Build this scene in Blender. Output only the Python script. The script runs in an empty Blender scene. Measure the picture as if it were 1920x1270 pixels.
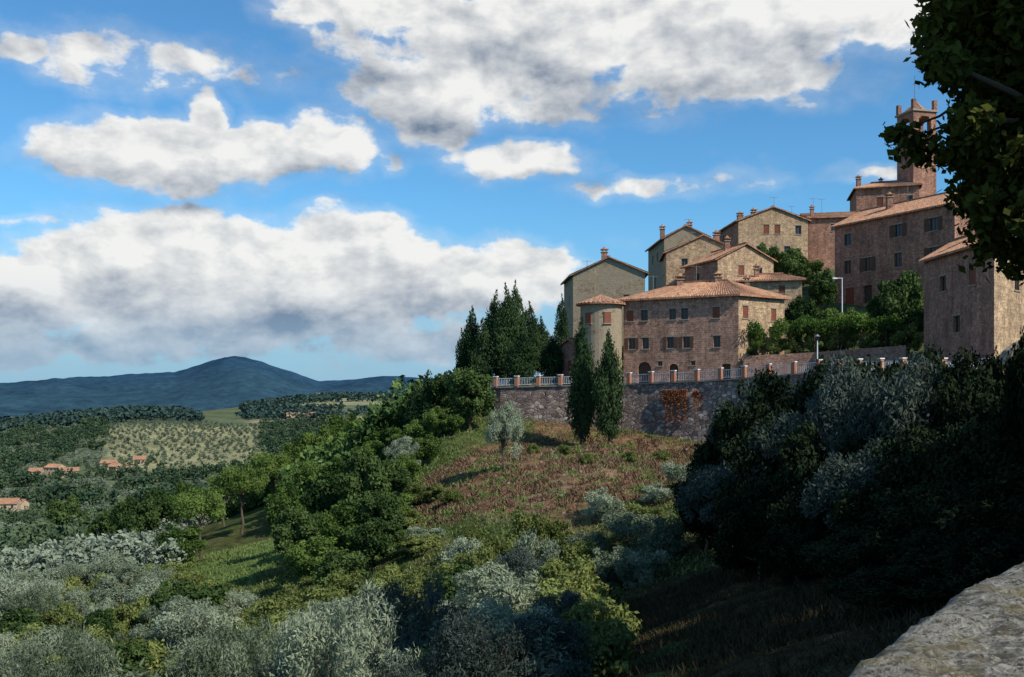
import bpy, math, time
import numpy as np
from mathutils import Vector, noise, Matrix
rng=np.random.default_rng(7)
F=1867.0
sc=bpy.context.scene
def norm(a): return a/np.maximum(np.linalg.norm(a,axis=-1,keepdims=True),1e-9)
def link(ob,parent=None):
    sc.collection.objects.link(ob)
    if parent is not None:
        ob.parent=parent; ob.matrix_parent_inverse=Matrix.Translation(-Vector(parent.location))
    return ob
def empty(name,loc=(0,0,0)):
    o=bpy.data.objects.new(name,None); o.location=loc; o.empty_display_size=.5
    return link(o)
def mk_mesh(name,V,groups,mats,tint=None,col=None,smooth=False):
    me=bpy.data.meshes.new(name)
    V=np.asarray(V,dtype=np.float32)
    me.vertices.add(len(V)); me.vertices.foreach_set('co',V.ravel())
    li=np.concatenate([g[0].ravel() for g in groups]).astype(np.int32)
    sizes=np.concatenate([np.full(len(g[0]),g[0].shape[1]) for g in groups])
    mi=np.concatenate([np.full(len(g[0]),g[1]) for g in groups]).astype(np.int32)
    st=np.concatenate([[0],np.cumsum(sizes)[:-1]]).astype(np.int32)
    me.loops.add(len(li)); me.loops.foreach_set('vertex_index',li)
    me.polygons.add(len(st)); me.polygons.foreach_set('loop_start',st)
    me.polygons.foreach_set('material_index',mi)
    me.polygons.foreach_set('use_smooth',np.full(len(st),smooth))
    me.update(calc_edges=True)
    for m in mats: me.materials.append(m)
    if tint is not None:
        a=me.attributes.new('tint','FLOAT','POINT'); a.data.foreach_set('value',np.asarray(tint,dtype=np.float32))
    if col is not None:
        a=me.attributes.new('col','FLOAT_COLOR','POINT')
        c=np.ones((len(V),4),dtype=np.float32); c[:,:3]=col; a.data.foreach_set('color',c.ravel())
    return me
# ------------------------------------------------------------------ materials
class NT:
    def __init__(s,nt): s.nt=nt
    def n(s,t,**k):
        nd=s.nt.nodes.new(t)
        for a,v in k.items(): setattr(nd,a,v)
        return nd
    def l(s,a,b): s.nt.links.new(a,b)
    def val(s,x,sock):
        if isinstance(x,bpy.types.NodeSocket): s.l(x,sock)
        else: sock.default_value=x
    def math(s,op,a,b=0.0,c=0.0,clamp=False):
        nd=s.n('ShaderNodeMath',operation=op,use_clamp=clamp)
        for i,x in enumerate((a,b,c)): s.val(x,nd.inputs[i])
        return nd.outputs[0]
    def vmath(s,op,a,b=(0,0,0),c=(0,0,0)):
        nd=s.n('ShaderNodeVectorMath',operation=op)
        s.val(a,nd.inputs[0]); s.val(b,nd.inputs[1])
        if op=='MULTIPLY_ADD': s.val(c,nd.inputs[2])
        return nd.outputs[1] if op in('DOT_PRODUCT','LENGTH') else nd.outputs[0]
    def mix(s,f,a,b,bt='MIX'):
        nd=s.n('ShaderNodeMix',data_type='RGBA',blend_type=bt)
        s.val(f,nd.inputs[0])
        for x,i in ((a,6),(b,7)):
            if isinstance(x,tuple): nd.inputs[i].default_value=(*x[:3],1)
            else: s.l(x,nd.inputs[i])
        return nd.outputs[2]
    def noise(s,vec,scale,detail=4,rough=.55,dist=0):
        nd=s.n('ShaderNodeTexNoise')
        if vec is not None: s.l(vec,nd.inputs['Vector'])
        nd.inputs['Scale'].default_value=scale; nd.inputs['Detail'].default_value=detail
        nd.inputs['Roughness'].default_value=rough; nd.inputs['Distortion'].default_value=dist
        return nd.outputs[0]
    def ramp(s,f,stops):
        nd=s.n('ShaderNodeValToRGB'); e=nd.color_ramp.elements
        while len(e)<len(stops): e.new(.5)
        for i,(p,c) in enumerate(stops): e[i].position=p; e[i].color=(*c,1)
        s.l(f,nd.inputs[0]); return nd.outputs[0]
    def maprange(s,x,a,b,c=0.,d=1.,smooth=False):
        nd=s.n('ShaderNodeMapRange'); nd.interpolation_type='SMOOTHSTEP' if smooth else 'LINEAR'
        s.l(x,nd.inputs[0])
        for i,v in enumerate((a,b,c,d)): nd.inputs[i+1].default_value=v
        return nd.outputs[0]
def newmat(name):
    m=bpy.data.materials.new(name); m.use_nodes=True; nt=m.node_tree
    for n in list(nt.nodes): nt.nodes.remove(n)
    N=NT(nt); N.out=N.n('ShaderNodeOutputMaterial'); return m,N
def finish(N,colr,rough=.9,bump=None,bs=.3,bd=.05,spec=.2):
    p=N.n('ShaderNodeBsdfPrincipled'); N.val(colr if not isinstance(colr,tuple) else (*colr,1),p.inputs['Base Color'])
    N.val(rough,p.inputs['Roughness']); p.inputs['Specular IOR Level'].default_value=spec
    if bump is not None:
        b=N.n('ShaderNodeBump'); b.inputs['Strength'].default_value=bs; b.inputs['Distance'].default_value=bd
        N.l(bump,b.inputs['Height']); N.l(b.outputs[0],p.inputs['Normal'])
    N.l(p.outputs[0],N.out.inputs[0])
def leaf_mat(name,dark,light,tr=.25):
    m,N=newmat(name)
    a=N.n('ShaderNodeAttribute',attribute_name='tint').outputs['Fac']
    oi=N.n('ShaderNodeObjectInfo').outputs['Random']
    t=N.math('MULTIPLY_ADD',oi,.6,N.math('SUBTRACT',a,.3),clamp=True)
    c=N.mix(t,dark,light)
    d=N.n('ShaderNodeBsdfDiffuse'); N.l(c,d.inputs[0])
    if tr<=0: N.l(d.outputs[0],N.out.inputs[0]); return m
    q=N.n('ShaderNodeBsdfTranslucent'); N.l(c,q.inputs[0])
    mx=N.n('ShaderNodeMixShader'); mx.inputs[0].default_value=tr
    N.l(d.outputs[0],mx.inputs[1]); N.l(q.outputs[0],mx.inputs[2]); N.l(mx.outputs[0],N.out.inputs[0])
    return m
def plain(name,c,rough=.8,var=.25,scale=3.):
    m,N=newmat(name)
    tc=N.n('ShaderNodeTexCoord').outputs['Object']
    n=N.noise(tc,scale,5)
    finish(N,N.mix(n,tuple(x*(1-var) for x in c),tuple(min(1,x*(1+var)) for x in c)),rough)
    return m
def brick_mat(name,c1,c2,mortar,bw=.42,rh=.17,stain=(.18,.13,.1),plaster=None):
    m,N=newmat(name)
    uv=N.n('ShaderNodeUVMap').outputs[0]
    wz=N.n('ShaderNodeTexNoise'); N.l(uv,wz.inputs['Vector']); wz.inputs['Scale'].default_value=2.5
    uvw=N.vmath('MULTIPLY_ADD',wz.outputs[1],(.12,.12,0),uv)
    b=N.n('ShaderNodeTexBrick'); N.l(uvw,b.inputs['Vector'])
    b.inputs['Color1'].default_value=(*c1,1); b.inputs['Color2'].default_value=(*c2,1); b.inputs['Mortar'].default_value=(*mortar,1)
    b.inputs['Scale'].default_value=1; b.inputs['Brick Width'].default_value=bw; b.inputs['Row Height'].default_value=rh
    b.inputs['Mortar Size'].default_value=.02; b.inputs['Mortar Smooth'].default_value=.4; b.inputs['Bias'].default_value=0.
    geo=N.n('ShaderNodeNewGeometry').outputs['Position']
    big=N.noise(geo,.35,6,.7); med=N.noise(geo,2.2,6,.8); fine=N.noise(geo,5.,3,.7)
    c=N.mix(N.maprange(big,.46,.62),b.outputs[0],stain)
    c=N.mix(.65,c,N.mix(N.maprange(med,.32,.68),(.40,.38,.37),(1.65,1.62,1.55)),'MULTIPLY')
    c=N.mix(.7,c,N.mix(N.maprange(fine,.35,.65),(.60,.57,.55),(1.4,1.4,1.38)),'MULTIPLY')
    streak=N.noise(N.vmath('MULTIPLY',geo,(1.2,1.2,.12)),1.,5,.7)
    c=N.mix(.6,c,N.mix(N.maprange(streak,.35,.65),(.55,.52,.5),(1.3,1.3,1.28)),'MULTIPLY')
    if plaster is not None:
        c=N.mix(N.maprange(N.noise(geo,.5,7,.7),.40,.5),c,N.mix(med,tuple(x*.55 for x in plaster),tuple(x*1.3 for x in plaster)))
    finish(N,c,.95,N.math('ADD',b.outputs[1],N.math('MULTIPLY',med,-1.5)),.6,.05)
    return m
M={}
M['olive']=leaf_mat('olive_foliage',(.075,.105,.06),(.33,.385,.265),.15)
M['dolive']=leaf_mat('shade_darkened_olive_foliage',(.020,.030,.025),(.095,.125,.105),.1)  # copy of the olive leaves with shade darkened into the colour
M['oak']=leaf_mat('oak_foliage',(.020,.044,.015),(.11,.165,.052),.18)
M['pine']=leaf_mat('pine_foliage',(.034,.072,.018),(.165,.24,.06),.2)
M['cyp']=leaf_mat('cypress_foliage',(.010,.028,.013),(.06,.095,.038),0)
M['shrub']=leaf_mat('shrub_foliage',(.065,.09,.028),(.25,.29,.09),.25)
M['dark']=leaf_mat('shade_darkened_foliage',(.007,.014,.008),(.028,.042,.021),0)  # darkness of the shaded slope painted into the leaf colour
M['near']=leaf_mat('chestnut_foliage',(.006,.012,.004),(.095,.105,.024),.2)
M['ivyred']=leaf_mat('red_creeper_foliage',(.16,.05,.025),(.42,.17,.07),.2)
M['vine']=leaf_mat('vine_foliage',(.04,.09,.02),(.18,.28,.06),.3)
M['dry']=leaf_mat('dry_brush_blades',(.07,.04,.025),(.27,.18,.115),0)
M['grass']=leaf_mat('grass_blades',(.05,.09,.025),(.19,.24,.08),0)
M['shadegrass']=leaf_mat('shade_darkened_grass_blades',(.018,.018,.009),(.075,.062,.034),0)  # darker grass copy, shade is put into the blade colour
M['folive']=leaf_mat('grove_foliage',(.06,.085,.056),(.245,.29,.21),0)
M['foak']=leaf_mat('woodland_foliage',(.020,.044,.027),(.09,.13,.068),0)
M['fpine']=leaf_mat('pinewood_foliage',(.03,.065,.022),(.145,.215,.065),0)
M['ffar']=leaf_mat('haze_tinted_woodland_foliage',(.022,.048,.046),(.06,.098,.080),0)  # bluish valley haze is mixed into this leaf colour
M['bark']=plain('bark',(.12,.09,.065),.95,.4,6)
M['wood']=plain('dark_wood',(.07,.045,.03),.8,.3,4)
M['shut']=plain('shutter_paint',(.22,.075,.045),.7,.25,4)
M['shutb']=plain('brown_shutter_paint',(.10,.055,.035),.7,.25,4)
M['white']=plain('white_paint',(.72,.76,.78),.5,.08,3)
M['metal']=plain('aerial_metal',(.22,.22,.22),.5,.1,3)
M['sill']=plain('sill_stone',(.30,.25,.20),.9,.2,4)
M['debris']=plain('loose_stone',(.33,.27,.22),.9,.3,1.5)
M['frame']=plain('window_frame_wood',(.16,.12,.09),.7,.2,4)
m,N=newmat('window_glass'); p=N.n('ShaderNodeBsdfPrincipled'); p.inputs['Base Color'].default_value=(.02,.022,.025,1); p.inputs['Roughness'].default_value=.25
N.l(p.outputs[0],N.out.inputs[0]); M['glass']=m
M['brickA']=brick_mat('brown_stone_brick',(.45,.265,.195),(.28,.16,.118),(.41,.30,.245),.5,.22,stain=(.30,.185,.142))
M['brickY']=brick_mat('yellow_stone_masonry',(.51,.37,.23),(.34,.235,.15),(.47,.37,.26),.5,.24,(.33,.235,.16))
M['brickR']=brick_mat('red_brick_masonry',(.41,.21,.15),(.26,.13,.095),(.37,.25,.195),.45,.18,(.25,.145,.11))
M['grey']=brick_mat('grey_render_masonry',(.37,.285,.195),(.28,.215,.15),(.34,.28,.20),.5,.22,(.27,.21,.15),plaster=(.34,.28,.195))
M['pillar']=plain('brick_pillar',(.46,.20,.12),.9,.2,5)
m,N=newmat('terracotta_tiles')
uv=N.n('ShaderNodeUVMap').outputs[0]; geo=N.n('ShaderNodeNewGeometry').outputs['Position']
b=N.n('ShaderNodeTexBrick'); N.l(uv,b.inputs['Vector']); b.offset=0
b.inputs['Color1'].default_value=(.54,.29,.17,1); b.inputs['Color2'].default_value=(.35,.165,.095,1); b.inputs['Mortar'].default_value=(.12,.07,.05,1)
b.inputs['Scale'].default_value=1; b.inputs['Brick Width'].default_value=.28; b.inputs['Row Height'].default_value=.4; b.inputs['Mortar Size'].default_value=.02
c=N.mix(N.maprange(N.noise(geo,1.1,5,.7),.52,.78),b.outputs[0],(.52,.38,.25))
c=N.mix(N.maprange(N.noise(geo,3.1,5,.7),.50,.66),c,(.16,.10,.07))
finish(N,c,.9,b.outputs[1],.3,.03); M['tile']=m
m,N=newmat('rubble_masonry')
uv=N.n('ShaderNodeUVMap').outputs[0]; geo=N.n('ShaderNodeNewGeometry').outputs['Position']
uvs=N.vmath('MULTIPLY',uv,(1,1.5,1))
v=N.n('ShaderNodeTexVoronoi'); N.l(uvs,v.inputs['Vector']); v.inputs['Scale'].default_value=2.1
v2=N.n('ShaderNodeTexVoronoi',feature='DISTANCE_TO_EDGE'); N.l(uvs,v2.inputs['Vector']); v2.inputs['Scale'].default_value=2.1
sep=N.n('ShaderNodeSeparateColor'); N.l(v.outputs['Color'],sep.inputs[0])
c=N.ramp(sep.outputs[0],[(0,(.14,.105,.09)),(.45,(.28,.205,.175)),(.8,(.39,.305,.26)),(1,(.62,.54,.47))])
edge=N.maprange(v2.outputs['Distance'],0,.09)
c=N.mix(edge,(.135,.10,.088),c)
c=N.mix(N.math('MULTIPLY',N.maprange(N.noise(geo,.45,6,.65),.47,.62),.7),c,(.15,.115,.10))
c=N.mix(N.math('MULTIPLY',N.maprange(N.noise(geo,1.2,6,.7),.57,.72),.5),c,(.10,.12,.06))
finish(N,c,.95,edge,.8,.08); M['rubble']=m
m,N=newmat('lichen_stone'); geo=N.n('ShaderNodeNewGeometry').outputs['Position']
n1=N.noise(geo,2.2,9,.7); n2=N.noise(geo,9,9,.72,.4); n3=N.noise(geo,38,6,.7)
c=N.mix(N.maprange(n1,.35,.65),(.25,.235,.195),(.44,.41,.335))
c=N.mix(N.maprange(n2,.50,.60),c,(.13,.115,.09))
c=N.mix(N.maprange(N.noise(geo,13,7,.75,.6),.52,.58),c,(.58,.55,.46))
c=N.mix(N.maprange(n3,.50,.62),c,(.10,.09,.07))
c=N.mix(N.math('MULTIPLY',N.maprange(N.noise(geo,4.5,6,.6),.54,.64),.75),c,(.27,.225,.11))
finish(N,c,.95,N.math('ADD',N.math('MULTIPLY',n2,1.),N.math('MULTIPLY',n3,.5)),1.,.08); M['coping']=m
m,N=newmat('ground_cover'); geo=N.n('ShaderNodeNewGeometry').outputs['Position']
a=N.n('ShaderNodeAttribute',attribute_name='col').outputs['Color']
n1=N.noise(geo,.9,6,.7); n2=N.noise(geo,.02,7,.72); n3=N.noise(geo,.0035,7,.75); n4=N.noise(geo,4,3,.75)
c=N.mix(.8,a,N.mix(N.maprange(n1,.3,.7),(.3,.3,.3),(1.8,1.75,1.7)),'MULTIPLY')
c=N.mix(.7,c,N.mix(N.maprange(n4,.3,.7),(.35,.35,.35),(1.7,1.7,1.7)),'MULTIPLY')
c=N.mix(.6,c,N.mix(N.maprange(n2,.3,.7),(.35,.4,.4),(1.7,1.6,1.6)),'MULTIPLY')
c=N.mix(.5,c,N.mix(N.maprange(n3,.3,.7),(.3,.35,.4),(1.7,1.65,1.6)),'MULTIPLY')
finish(N,c,1.,N.math('MULTIPLY_ADD',n1,.5,n4),.8,.2,spec=0.); M['ground']=m
m,N=newmat('road_surface'); geo=N.n('ShaderNodeNewGeometry').outputs['Position']
finish(N,N.mix(N.noise(geo,2,8,.7),(.10,.095,.085),(.24,.22,.19)),.95,spec=.1); M['road']=m

# ------------------------------------------------------------------ terrain
def tps_fit(P,z):
    n=len(P); d=np.linalg.norm(P[:,None]-P[None],axis=2); K=np.where(d>0,d*d*np.log(d+1e-12),0)+np.eye(n)*1e-4
    A=np.zeros((n+3,n+3)); A[:n,:n]=K; A[:n,n]=1; A[:n,n+1:]=P; A[n:,:n]=A[:n,n:].T
    return np.linalg.solve(A,np.concatenate([z,[0,0,0]]))
def tps_eval(P,w,X):
    out=np.empty(len(X))
    for s in range(0,len(X),20000):
        Y=X[s:s+20000]; d=np.linalg.norm(Y[:,None]-P[None],axis=2); K=np.where(d>0,d*d*np.log(d+1e-12),0)
        out[s:s+20000]=K@w[:len(P)]+w[len(P)]+Y@w[len(P)+1:]
    return out
near=np.array([(0,0,-1.65),(3,0,-1.65),(1.2,1.2,-1.65),(6,3,-1.6),(10,8,-1.5),(16,12,-1.3),(26,20,-1),(34,35,-.8),(38,50,-.6),(38,62,.1),(36,80,.5),(30,92,.5),
(-2,2.2,-3),(0,3.8,-3),(2.2,6,-3),(5,9,-3.1),(-6,4,-5.5),(8,14,-3.1),(5,14,-3.7),(13,20,-3.0),(19,30,-3.2),(23,45,-4),(25,60,-4.2),(25,75,-4),(22,84,-4.8),
(7,22,-4.8),(3,25,-6.6),(10,30,-5.4),(1,15,-5.6),(-6,15,-8),(-12,15,-10),(2,34,-9.3),(-5,35,-11.8),(5,42,-9.3),(11,44,-7.2),(0,52,-11),(-8,50,-12.6),
(-12,30,-12.2),(-22,30,-14),(-15,60,-14.2),(-30,60,-16),(-45,40,-16),(-2,65,-8.6),(5,65,-7.4),(13,66,-6.2),(11.6,76,-5.6),(-.3,80,-6.0),(6,84,-5.4),(8.7,90,-4.7),
(-1,99,-4.2),(5,96,-4.8),(11,93,-5.1),(14.5,91,-5.4),(18,88.5,-5.7),(-7,80,-8.6),(-10.6,90,-8.6),(-6.3,99,-4.),(-13,82,-11),(-16,95,-12),(-25,90,-15),(-31,100,-16.5),(-22,112,-14),
(-35,130,-17),(-24,150,-12.5),(-14,130,-9),(-45,160,-20),(-60,90,-20),(-60,150,-25),(-80,60,-21),(-90,110,-25),(-100,180,-31),(-50,210,-24),(-15,180,-8),
(1,107,.0),(8,106,.0),(15,104,.1),(22,100,.2),(18,112,.8),(10,112,.9),(29,104,2.5),(30,109,4),(36,103,4.3),(44,112,9),(48,126,12),(40,138,15),(30,135,11),(20,130,8),(10,125,4),(36,155,17),(55,165,21),
(62,140,16),(62,110,11),(52,90,6),(46,75,4),(48,50,1),(5,140,1),(0,118,1.5),(-8,110,-2.2),(-10,122,-5),(0,160,0),(20,180,10),(50,210,12),(0,215,-6),(90,180,12),(90,100,8),(90,20,2),(50,0,-1),
(-40,0,-15),(-30,-30,-12),(0,-20,-2),(30,-30,-1.5),(-80,-20,-20),(90,-60,0),(0,-90,-4),(-90,-90,-20),(0,250,-16),(90,250,5),(-100,260,-36)],dtype=float)
NP=near[:,:2].copy(); NW=tps_fit(NP/50,near[:,2])
farl=[(0,200,-30),(400,200,-26),(600,200,-20),(800,200,-8),(1000,200,0),(1300,200,10),(1900,200,10),
(-300,450,-52),(0,450,-52),(400,450,-48),(700,450,-38),(1000,450,-20),(1900,450,0),
(0,700,-55),(300,700,-49),(500,700,-44),(700,700,-36),(1000,700,-25),(1900,700,-10),
(0,1100,-50),(300,1100,-32),(480,1100,-36),(600,1100,-33),(800,1100,-28),(1900,1100,-20),
(0,1500,-42),(250,1500,-27),(450,1500,-32),(600,1500,-27),(800,1500,-24),
(0,2200,-70),(300,2200,-50),(500,2200,-22),(620,2200,-8),(800,2200,-12),(1900,2200,-20),
(0,3200,-110),(400,3200,-90),(700,3200,-60),(1900,3200,-50),(0,5000,-100),(500,5000,-90),(1900,5000,-60),(0,12000,-80),(900,12000,-80),(1900,12000,-80)]
farl=np.array(farl,dtype=float); FP=np.stack([np.sin(np.arctan((farl[:,0]-960)/F)),np.log(farl[:,1])/3],1); FW=tps_fit(FP,farl[:,2])
skx=np.array([-600,-200,0,100,200,330,380,420,440,460,490,540,600,640,670,720,790,900,1100,1500,2500.])
sky_=np.array([716,722,717,712,709,701,687,676,674,676,683,700,719,716,711,706,708,714,716,716,718.])
def sstep(a,b,x):
    t=np.clip((x-a)/(b-a),0,1); return t*t*(3-2*t)
def hbase(X):
    X=np.atleast_2d(np.asarray(X,dtype=float)); r=np.linalg.norm(X,axis=1); az=np.arctan2(X[:,0],X[:,1])
    zn=np.zeros(len(X)); zf=np.zeros(len(X))
    w=sstep(150,250,r); i=w<1
    if i.any(): zn[i]=tps_eval(NP/50,NW,X[i]/50)
    j=w>0
    if j.any():
        zf[j]=tps_eval(FP,FW,np.stack([np.sin(az[j]),np.log(np.maximum(r[j],1))/3],1))
        px=960+F*np.tan(np.clip(az,-.9,.9)); S=(740-np.interp(px,skx,sky_))/F*7000
        g=np.exp(-((r-7000)/1500)**2)
        zf=np.where(j,zf*(1-g)+S*g,zf)
    return zn*(1-w)+zf*w
def hgt(x,y): return float(hbase([[x,y]])[0])
az=np.concatenate([np.radians(np.linspace(-180,-34,50)[:-1]),np.radians(np.linspace(-34,34,400)),np.radians(np.linspace(34,180,50)[1:-1])])
rr=np.concatenate([[.4,.9],np.exp(np.linspace(np.log(1.4),np.log(16000),520))])
AZ,RR=np.meshgrid(az,rr); X=np.stack([RR*np.sin(AZ),RR*np.cos(AZ)],-1).reshape(-1,2); R=RR.ravel(); A=AZ.ravel()
Z=hbase(X)
vis=np.abs(A)<.62
nz=np.zeros(len(X))
for i in np.nonzero(vis)[0]:
    x,y=X[i]; r=R[i]
    if r>2300: nz[i]=noise.fractal(Vector((x/900,y/900,3)),.9,2.1,7)*min(1,(r-2300)/3000)*95
    elif r>220: nz[i]=noise.fractal(Vector((x/120,y/120,3)),.9,2.,4)*2.0*min(1,(r-220)/300)
    elif r>6: nz[i]=noise.fractal(Vector((x/3.,y/3.,1)),.8,2.,5)*.25*min(1,(r-6)/10)
nz*=np.where(R>5200,.55,1.)
Z=Z+nz
PX=960+F*np.tan(np.clip(A,-1.2,1.2))
fn=np.array([noise.noise(Vector((x/9,y/9,5)))+.6*noise.noise(Vector((x/3,y/3,5)))+.4*noise.noise(Vector((x/1.1,y/1.1,5))) if v and r<300 else 0 for (x,y),v,r in zip(X,vis,R)])
col=np.tile(np.array([.065,.09,.03]),(len(X),1))
def blend(mask,c):
    global col
    mask=np.clip(mask,0,1)[:,None]; col=col*(1-mask)+np.array(c)*mask
x_,y_=X[:,0],X[:,1]
blend(sstep(.2,-.2,fn)*.5,(.12,.11,.05))
e=((x_-6)/15)**2+((y_-81)/18)**2
blend(sstep(1.15,.85,e+fn*.5),(.175,.105,.064))
blend(sstep(.25,.5,fn)*.7*sstep(1.1,.8,e),(.27,.19,.13))
blend(sstep(-.12,-.35,fn)*.8*sstep(1.1,.8,e),(.095,.105,.042))
blend(sstep(2.6,1.6,np.abs(x_+10.5-(y_-85)*.05+fn*2)-0)*(y_>66)*(y_<104),(.12,.18,.05))
blend(sstep(6,4,np.hypot((x_+24),(y_-86)*.25)+fn*2),(.13,.19,.055))
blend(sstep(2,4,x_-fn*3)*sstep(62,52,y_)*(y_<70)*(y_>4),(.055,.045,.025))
blend(((x_>24)&(y_>88)&(y_<200)).astype(float),(.09,.11,.05))
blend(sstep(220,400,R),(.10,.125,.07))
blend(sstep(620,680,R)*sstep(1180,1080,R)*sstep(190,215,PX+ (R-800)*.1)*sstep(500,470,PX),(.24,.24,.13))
cell=np.zeros(len(X))
for i in np.nonzero(vis&(R>1000)&(R<3400))[0]:
    x,y=X[i]; cell[i]=noise.cell(Vector((x/170+.3*math.sin(y/200),y/330,0)))
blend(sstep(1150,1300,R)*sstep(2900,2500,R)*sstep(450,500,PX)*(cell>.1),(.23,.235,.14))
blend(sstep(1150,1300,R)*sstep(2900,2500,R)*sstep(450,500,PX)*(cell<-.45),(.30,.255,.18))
blend(sstep(1900,3400,R)*.85,(.048,.088,.092))  # far ground and mountain: aerial haze and cloud shade painted into colour by distance
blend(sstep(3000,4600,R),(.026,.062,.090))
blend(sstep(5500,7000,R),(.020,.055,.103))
nr,na=len(rr),len(az)
I=np.arange(nr*na).reshape(nr,na); J=np.roll(I,-1,axis=1)
q=np.stack([I[:-1],J[:-1],J[1:],I[1:]],-1).reshape(-1,4)[:, ::-1]
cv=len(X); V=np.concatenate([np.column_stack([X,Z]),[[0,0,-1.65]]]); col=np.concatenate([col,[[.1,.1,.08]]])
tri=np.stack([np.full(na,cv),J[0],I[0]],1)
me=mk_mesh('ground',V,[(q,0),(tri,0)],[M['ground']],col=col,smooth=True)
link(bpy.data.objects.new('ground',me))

# ------------------------------------------------------------------ builder for solid objects
class Bld:
    def __init__(s): s.v=[];s.f=[];s.m=[];s.uv=[];s.mats=[]
    def mi(s,k):
        if k not in s.mats: s.mats.append(k)
        return s.mats.index(k)
    def face(s,pts,mat,uv=None):
        b=len(s.v); s.v+= [tuple(p) for p in pts]; s.f.append(list(range(b,b+len(pts)))); s.m.append(s.mi(mat))
        if uv is None:
            p0=np.array(pts[0],float); t=np.array(pts[1],float)-p0; t/=max(1e-9,np.linalg.norm(t))
            n=np.cross(t,np.array(pts[2],float)-p0); n/=max(1e-9,np.linalg.norm(n)); bb=np.cross(n,t)
            uv=[(np.dot(np.array(p)-p0,t)+p0[0],np.dot(np.array(p)-p0,bb)+p0[2]) for p in pts]
        s.uv+=uv
    def hexa(s,c,mat):
        for idx in ((0,3,2,1),(4,5,6,7),(0,1,5,4),(1,2,6,5),(2,3,7,6),(3,0,4,7)): s.face([c[i] for i in idx],mat)
    def box(s,c,sz,mat,rot=0.):
        cx,cy,cz=c; a,b,h=sz[0]/2,sz[1]/2,sz[2]/2; ct,st=math.cos(rot),math.sin(rot); L=[]
        for z in(-h,h):
            for x,y in((-a,-b),(a,-b),(a,b),(-a,b)): L.append((cx+x*ct-y*st,cy+x*st+y*ct,cz+z))
        s.hexa(L,mat)
    def cyl(s,c,r0,r1,h,mat,n=20,cap=True):
        cx,cy,z=c; P=[(math.cos(2*math.pi*i/n),math.sin(2*math.pi*i/n)) for i in range(n)]
        for i in range(n):
            p,q=P[i],P[(i+1)%n]; u0,u1=i*2*math.pi*r0/n,(i+1)*2*math.pi*r0/n
            s.face([(cx+p[0]*r0,cy+p[1]*r0,z),(cx+q[0]*r0,cy+q[1]*r0,z),(cx+q[0]*r1,cy+q[1]*r1,z+h),(cx+p[0]*r1,cy+p[1]*r1,z+h)],mat,[(u0,z),(u1,z),(u1,z+h),(u0,z+h)])
        if cap:
            s.face([(cx+p[0]*r1,cy+p[1]*r1,z+h) for p in P],mat); s.face([(cx+p[0]*r0,cy+p[1]*r0,z) for p in P[::-1]],mat)
    def build(s,name,parent=None):
        me=bpy.data.meshes.new(name); me.from_pydata(s.v,[],s.f)
        for k in s.mats: me.materials.append(M[k])
        me.polygons.foreach_set('material_index',s.m)
        ul=me.uv_layers.new(name='UVMap'); ul.data.foreach_set('uv',np.array(s.uv,dtype=np.float32).ravel())
        me.update(); return link(bpy.data.objects.new(name,me),parent)
def offset_poly(P,offs):
    n=len(P); L=[]
    for i in range(n):
        p,q=np.array(P[i]),np.array(P[(i+1)%n]); t=(q-p)/np.linalg.norm(q-p); nn=np.array([t[1],-t[0]]); L.append((p+nn*offs[i],t))
    out=[]
    for i in range(n):
        (p,t),(q,u)=L[i-1],L[i]; A_=np.array([[t[0],-u[0]],[t[1],-u[1]]]); s=np.linalg.solve(A_,q-p); out.append(p+t*s[0])
    return out
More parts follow.
